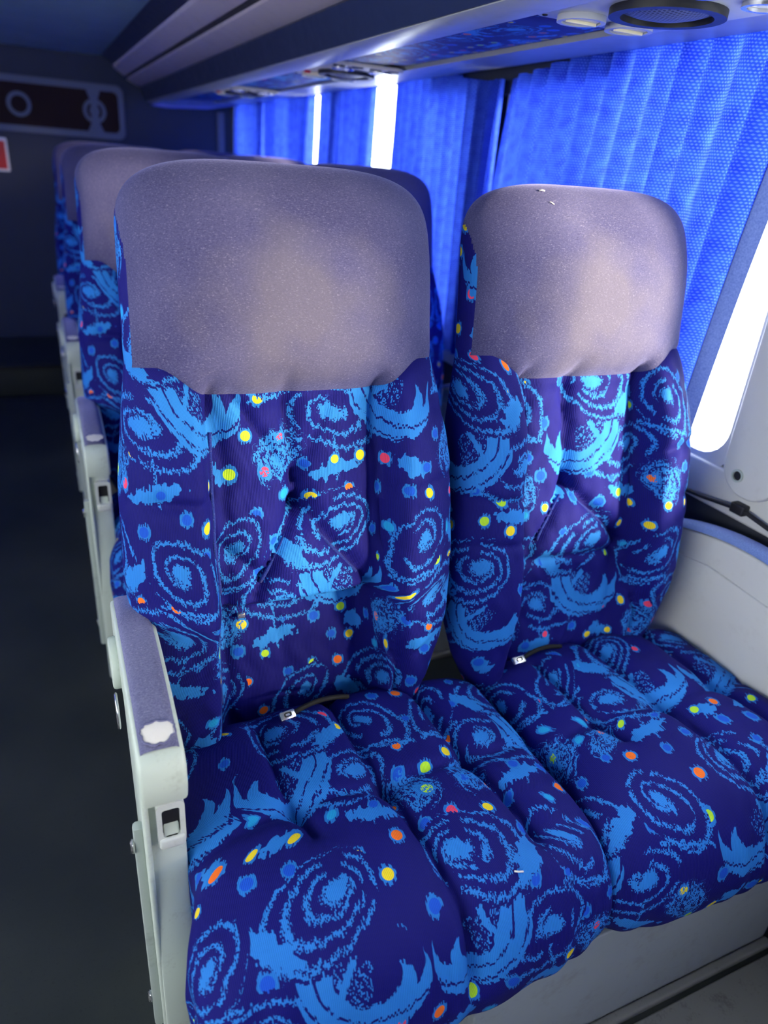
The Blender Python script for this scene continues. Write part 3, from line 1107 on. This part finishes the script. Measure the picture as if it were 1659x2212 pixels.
# rounded nose where the rack ends at the rear
rackprism('end_cap', [(0.64, 1.445), (0.72, 1.44), (0.95, 1.455), (1.05, 1.475), (1.05, 1.50), (0.64, 1.50)], M['bluepad'], 4.36, 4.70, 0.012)


def service_module(yc, lab, near):
    e = empty('service_panel', (0.81, yc, 1.47), lab, 'service panel', 'service panels under the rack')
    pl = M['module'] if near else M['cream']
    hl = 0.165
    prism('plate', rrect(-0.105, -hl, 0.110, hl, 0.02), 2, -0.004, 0.006, pl, e, 0.003, 2)
    def disc(name, x, y, rx, ry, z0, z1, mat, par=e, bev=0.002):
        return prism(name, circle_pts(x, y, rx, ry, 36), 2, z0, z1, mat, par, bev, 2)
    # two swivelling air nozzles at the far end
    for (x, y) in ((-0.045, 0.118), (0.045, 0.118)):
        ring_prism('nozzle_ring', circle_pts(x, y, 0.036, 0.036, 36), circle_pts(x, y, 0.029, 0.029, 36), 2, -0.012, -0.002, pl, e)
        d = disc('nozzle', x, y, 0.028, 0.028, -0.010, -0.002, M['cream'] if near else M['dark'])
        box('nozzle_vane', (x - 0.027, y - 0.0025, -0.014), (x + 0.027, y + 0.0025, -0.009), M['cream'] if near else M['framemetal'], d, 0.001)
    # loudspeaker
    ring_prism('speaker_rim', circle_pts(0.005, -0.005, 0.078, 0.078, 40), circle_pts(0.005, -0.005, 0.062, 0.062, 40), 2, -0.014, -0.002, M['dark'], e)
    V, UVs, F = [(0.005, -0.005, -0.016)], [(0, 0)], []
    for i in range(1, 5):
        for k in range(32):
            a = 2 * math.pi * k / 32
            r = 0.063 * i / 4
            V.append((0.005 + r * math.cos(a), -0.005 + r * math.sin(a), -0.016 + 0.010 * (i / 4) ** 2)); UVs.append((r * math.cos(a), r * math.sin(a)))
    for k in range(32):
        F.append((0, 1 + k, 1 + (k + 1) % 32))
        for i in range(3):
            F.append((1 + i * 32 + k, 1 + (i + 1) * 32 + k, 1 + (i + 1) * 32 + (k + 1) % 32, 1 + i * 32 + (k + 1) % 32))
    mesh_obj('speaker_mesh', V, F, M['grille'], e, UVs)
    # reading lamps, red call button, little slots
    for x in (-0.05, 0.055):
        ring_prism('lamp_ring', circle_pts(x, -0.122, 0.030, 0.026, 30), circle_pts(x, -0.122, 0.023, 0.019, 30), 2, -0.010, -0.002, M['chrome'], e)
        disc('lamp_lens', x, -0.122, 0.022, 0.018, -0.006, -0.002, M['white'])
    if not near:
        disc('call_button', -0.085, 0.062, 0.009, 0.009, -0.010, -0.002, M['red'])
    disc('screw', 0.095, 0.148, 0.004, 0.004, -0.006, -0.003, M['dark'])
    disc('screw', -0.090, 0.148, 0.004, 0.004, -0.006, -0.003, M['dark'])
    for k in range(4):
        box('slot', (-0.088 + 0.05 * k, -0.160, -0.007), (-0.058 + 0.05 * k, -0.152, -0.003), M['dark'], e, 0.001)
    return e
service_module(0.925, 'grey service panel with round nozzles and mesh speaker at the top of the picture', True)
service_module(2.14, 'cream service panel with dark round nozzles above the white gap in the curtains', False)
service_module(3.285, 'small far service panel between blue cloth insets near the rear wall', False)


# ------------------------------------------------------------------ curtains
def curtain(y0, y1, ztop, zbot, pleats, lab, seed, lean=0.0, amp=0.018, edge_sweep=0.0, hem=False, sag=None, xc=None):
    rr = np.random.default_rng(seed)
    e = empty('curtain', (XW - 0.026 if xc is None else xc, (y0 + y1) / 2, zbot), lab, 'curtain', 'blue window curtains')
    nu, nv = int(pleats * 14), 40
    u = np.linspace(0, 1, nu)
    ph = np.cumsum(rr.uniform(0.7, 1.3, nu)); ph = ph / ph[-1] * pleats * 2 * math.pi
    am = np.interp(u, np.linspace(0, 1, pleats + 1), rr.uniform(0.55, 1.25, pleats + 1)) * amp
    V, UVs, F = [], [], []
    steps = np.repeat(rr.uniform(-0.006, 0.006, pleats + 1), 1)
    for j in range(nv + 1):
        t = j / nv                        # 0 top, 1 bottom
        for i in range(nu):
            yy = y0 + (y1 - y0) * u[i]
            zt = ztop + (np.interp(u[i], *sag) if sag else 0) + 0.5 * steps[int(u[i] * pleats)]
            zz = zt + (zbot - zt) * t
            k = 1 + 0.25 * math.sin(3 * t + i * 0.05)
            s = math.sin(ph[i] + 0.5 * math.sin(t * 2.2 + u[i] * 5))
            x = -am[i] * k * (s + 0.25 * math.sin(2 * ph[i] + 1.0)) - 0.006 * math.sin(t * 3.1)
            yy += lean * t + edge_sweep * (1 - u[i]) ** 2 * t + 0.35 * am[i] * math.cos(ph[i])
            V.append((x, yy - (y0 + y1) / 2, zz - zbot)); UVs.append((u[i] * (y1 - y0) * 1.5, zz))
    for j in range(nv):
        for i in range(nu - 1):
            F.append((j * nu + i, (j + 1) * nu + i, (j + 1) * nu + i + 1, j * nu + i + 1))
    mesh_obj('curtain_cloth', V, F, M['curtain'], e, UVs)
    if hem:
        HV, HF = [], []
        for j in range(nv + 1):
            b = Vector(V[j * nu])
            for k, (dx, dy) in enumerate(((0.0, 0.004), (-0.006, -0.004), (0.0, -0.016), (0.004, -0.034))):
                HV.append((b.x + dx, b.y + dy, b.z))
        for j in range(nv):
            for k in range(3):
                HF.append((j * 4 + k, (j + 1) * 4 + k, (j + 1) * 4 + k + 1, j * 4 + k + 1))
        h = mesh_obj('hem_tape', HV, HF, M['hem'], e)
        h['label'] = 'pale woven hem tape along the curtain edge'
    return e
XC = XW - 0.03
curtain(-0.11, 0.27, 1.49, 0.74, 9, 'unseen gathered blue curtain added on the near window to shape the sun', 31, amp=0.022)  # unseen curtain, added to shape the sun patches on the headrests
curtain(-1.92, -0.72, 1.49, 0.74, 14, 'unseen blue curtain added to block light from the window ahead', 33)  # unseen, added to shut out light through this window
curtain(-0.59, -0.35, 1.49, 0.74, 12, 'unseen blue curtain added on the near window to narrow the sun gap', 32)  # also unseen, added to bound the sun gap from the front
for k, (ya, yb) in enumerate(((-2.1, -1.2), (1.3, 1.95), (2.05, 3.45), (3.55, 4.7))):
    curtain(ya, yb, 1.49, 0.74, 16, ['blue curtain on the far side of the aisle, nearest the front', 'second blue curtain on the far side of the aisle',
            'third blue curtain on the far side of the aisle', 'rearmost blue curtain on the far side of the aisle'][k], 20 + k, xc=XL + 0.035)
curtain(0.90, 1.76, 1.506, 0.74, 13, 'large near blue curtain with pale hem drawn back beside the window seat', 1, 0.06, 0.016, 0.02, True, ([0, 0.55, 0.8, 1.0], [0, -0.004, -0.024, -0.042]))
curtain(1.785, 2.45, 1.506, 0.74, 12, 'second blue curtain, between the dark slit and the wide white gap', 2, -0.01, 0.015, 0, False, ([0, 0.2, 0.5, 1], [-0.045, -0.035, -0.01, 0]))
curtain(2.625, 3.21, 1.508, 0.74, 10, 'third blue curtain, just left of the wide white gap', 3)
curtain(3.30, 4.05, 1.508, 0.74, 12, 'fourth blue curtain, left of the narrow white slit', 4)
curtain(4.06, 4.73, 1.508, 0.74, 8, 'farthest blue curtain in the rear corner', 5)
r = tube('curtain_rail', [(XC, -0.6, 1.515), (XC, YB - 0.05, 1.515)], 0.005, M['dark'])
tag(r, 'dark curtain rail tucked under the luggage rack', 'curtain rail')


# ------------------------------------------------------------------ window pillar cover, cable
pc = empty('pillar_cover', (XW, 0.80, 0.76), 'pale oval-ended cover plate with screw on the window pillar', 'cover plate')
prism('cover_plate', [(y - 0.80, z - 0.76) for y, z in rrect(0.745, 0.742, 0.868, 1.48, 0.058, 10)], 0, -0.016, 0.014, M['wall'], pc, 0.006, 3)
ring_prism('screw_cup', circle_pts(0.028, 0.020, 0.0125), circle_pts(0.028, 0.020, 0.009), 0, -0.019, -0.014, M['framemetal'], pc)
prism('screw', circle_pts(0.028, 0.020, 0.0088), 0, -0.018, -0.014, M['dark'], pc, 0.002, 1)
cb = empty('wall_cable', (XW, 0.81, 0.72), 'black cable clipped along the wall below the window', 'cable')
pts = [(-0.010, 1.05, 0.692), (-0.010, 0.95, 0.702), (-0.010, 0.89, 0.708), (-0.011, 0.83, 0.717), (-0.011, 0.79, 0.720), (-0.010, 0.74, 0.712), (-0.010, 0.62, 0.70), (-0.010, 0.4, 0.70)]
tube('cable', [(x, y - 0.81, z - 0.72) for x, y, z in pts], 0.0045, M['dark'], cb, 10)
box('cable_clip', (-0.018, -0.016, -0.010), (0.002, 0.014, 0.010), M['dark'], cb, 0.003)


# ------------------------------------------------------------------ rear wall fittings
pf = empty('rear_panel', (0.10, YB, 1.28), 'grey framed smoked panel with grey bar and rings on the rear wall', 'panel')
YP = -0.03
ring_prism('panel_frame', rrect(-0.75, -0.02, 0.40, 0.245, 0.04), rrect(-0.72, 0.012, 0.372, 0.213, 0.03), 1, YP, -0.001, M['frost'], pf)
prism('smoked_pane', rrect(-0.735, -0.005, 0.385, 0.23, 0.03), 1, -0.018, -0.004, M['brown'], pf, 0.0)
prism('pane_bar', [(0.20, 0.005), (0.29, 0.005), (0.265, 0.06), (0.262, 0.16), (0.285, 0.225), (0.205, 0.225), (0.228, 0.16), (0.226, 0.06)], 1, -0.024, -0.016, M['frost'], pf, 0.002, 1)  # raised grey bar, rings and disc over the smoked pane
ring_prism('pane_ring', circle_pts(0.245, 0.112, 0.060), circle_pts(0.245, 0.112, 0.040), 1, -0.028, -0.016, M['frost'], pf)
prism('pane_disc', circle_pts(0.245, 0.112, 0.026), 1, -0.027, -0.016, M['frost'], pf, 0.003, 1)
ring_prism('pane_ring', circle_pts(-0.13, 0.112, 0.060), circle_pts(-0.13, 0.112, 0.040), 1, -0.028, -0.016, M['frost'], pf)
sg = empty('red_sign', (-0.16, YB, 1.06), 'small red sign with white border at the left edge on the rear wall', 'sign')
prism('sign_plate', rrect(-0.06, 0.0, 0.045, 0.165, 0.008), 1, -0.012, -0.001, M['white'], sg, 0.001, 1)
prism('sign_face', rrect(-0.052, 0.012, 0.034, 0.150, 0.004), 1, -0.0145, -0.010, M['red'], sg, 0.0)


# ------------------------------------------------------------------ small finds
def lint(name, pts, lab, r=0.0008):
    o = empty(name, pts[0], lab, 'lint', 'flecks of lint on the upholstery')
    tube('fibre', [(x - pts[0][0], y - pts[0][1], z - pts[0][2]) for x, y, z in pts], r, M['foam'], o, 6)
lint('lint_fleck', [(0.693, 0.980, 1.231), (0.697, 0.979, 1.232), (0.700, 0.976, 1.231)], 'tiny pale fleck on the top edge of the window headrest', 0.0012)
lint('lint_fleck', [(0.701, 0.961, 1.217), (0.704, 0.960, 1.2165), (0.708, 0.958, 1.214)], 'second tiny pale fleck just below the top of the window headrest')
lint('lint_fleck', [(0.450, 0.464, 0.461), (0.455, 0.461, 0.461), (0.461, 0.460, 0.460)], 'tiny pale fleck on the front of the aisle cushion', 0.0012)
zp = box('zip_pull', (-0.085 - 0.006, 0.2755 - 0.006, 0.598 - 0.004), (-0.085 + 0.006, 0.2755 + 0.002, 0.598 + 0.004), M['chrome'], aisle_seat, 0.0015, 2)
zp['label'] = 'little metal zip pull at the lumbar fold'
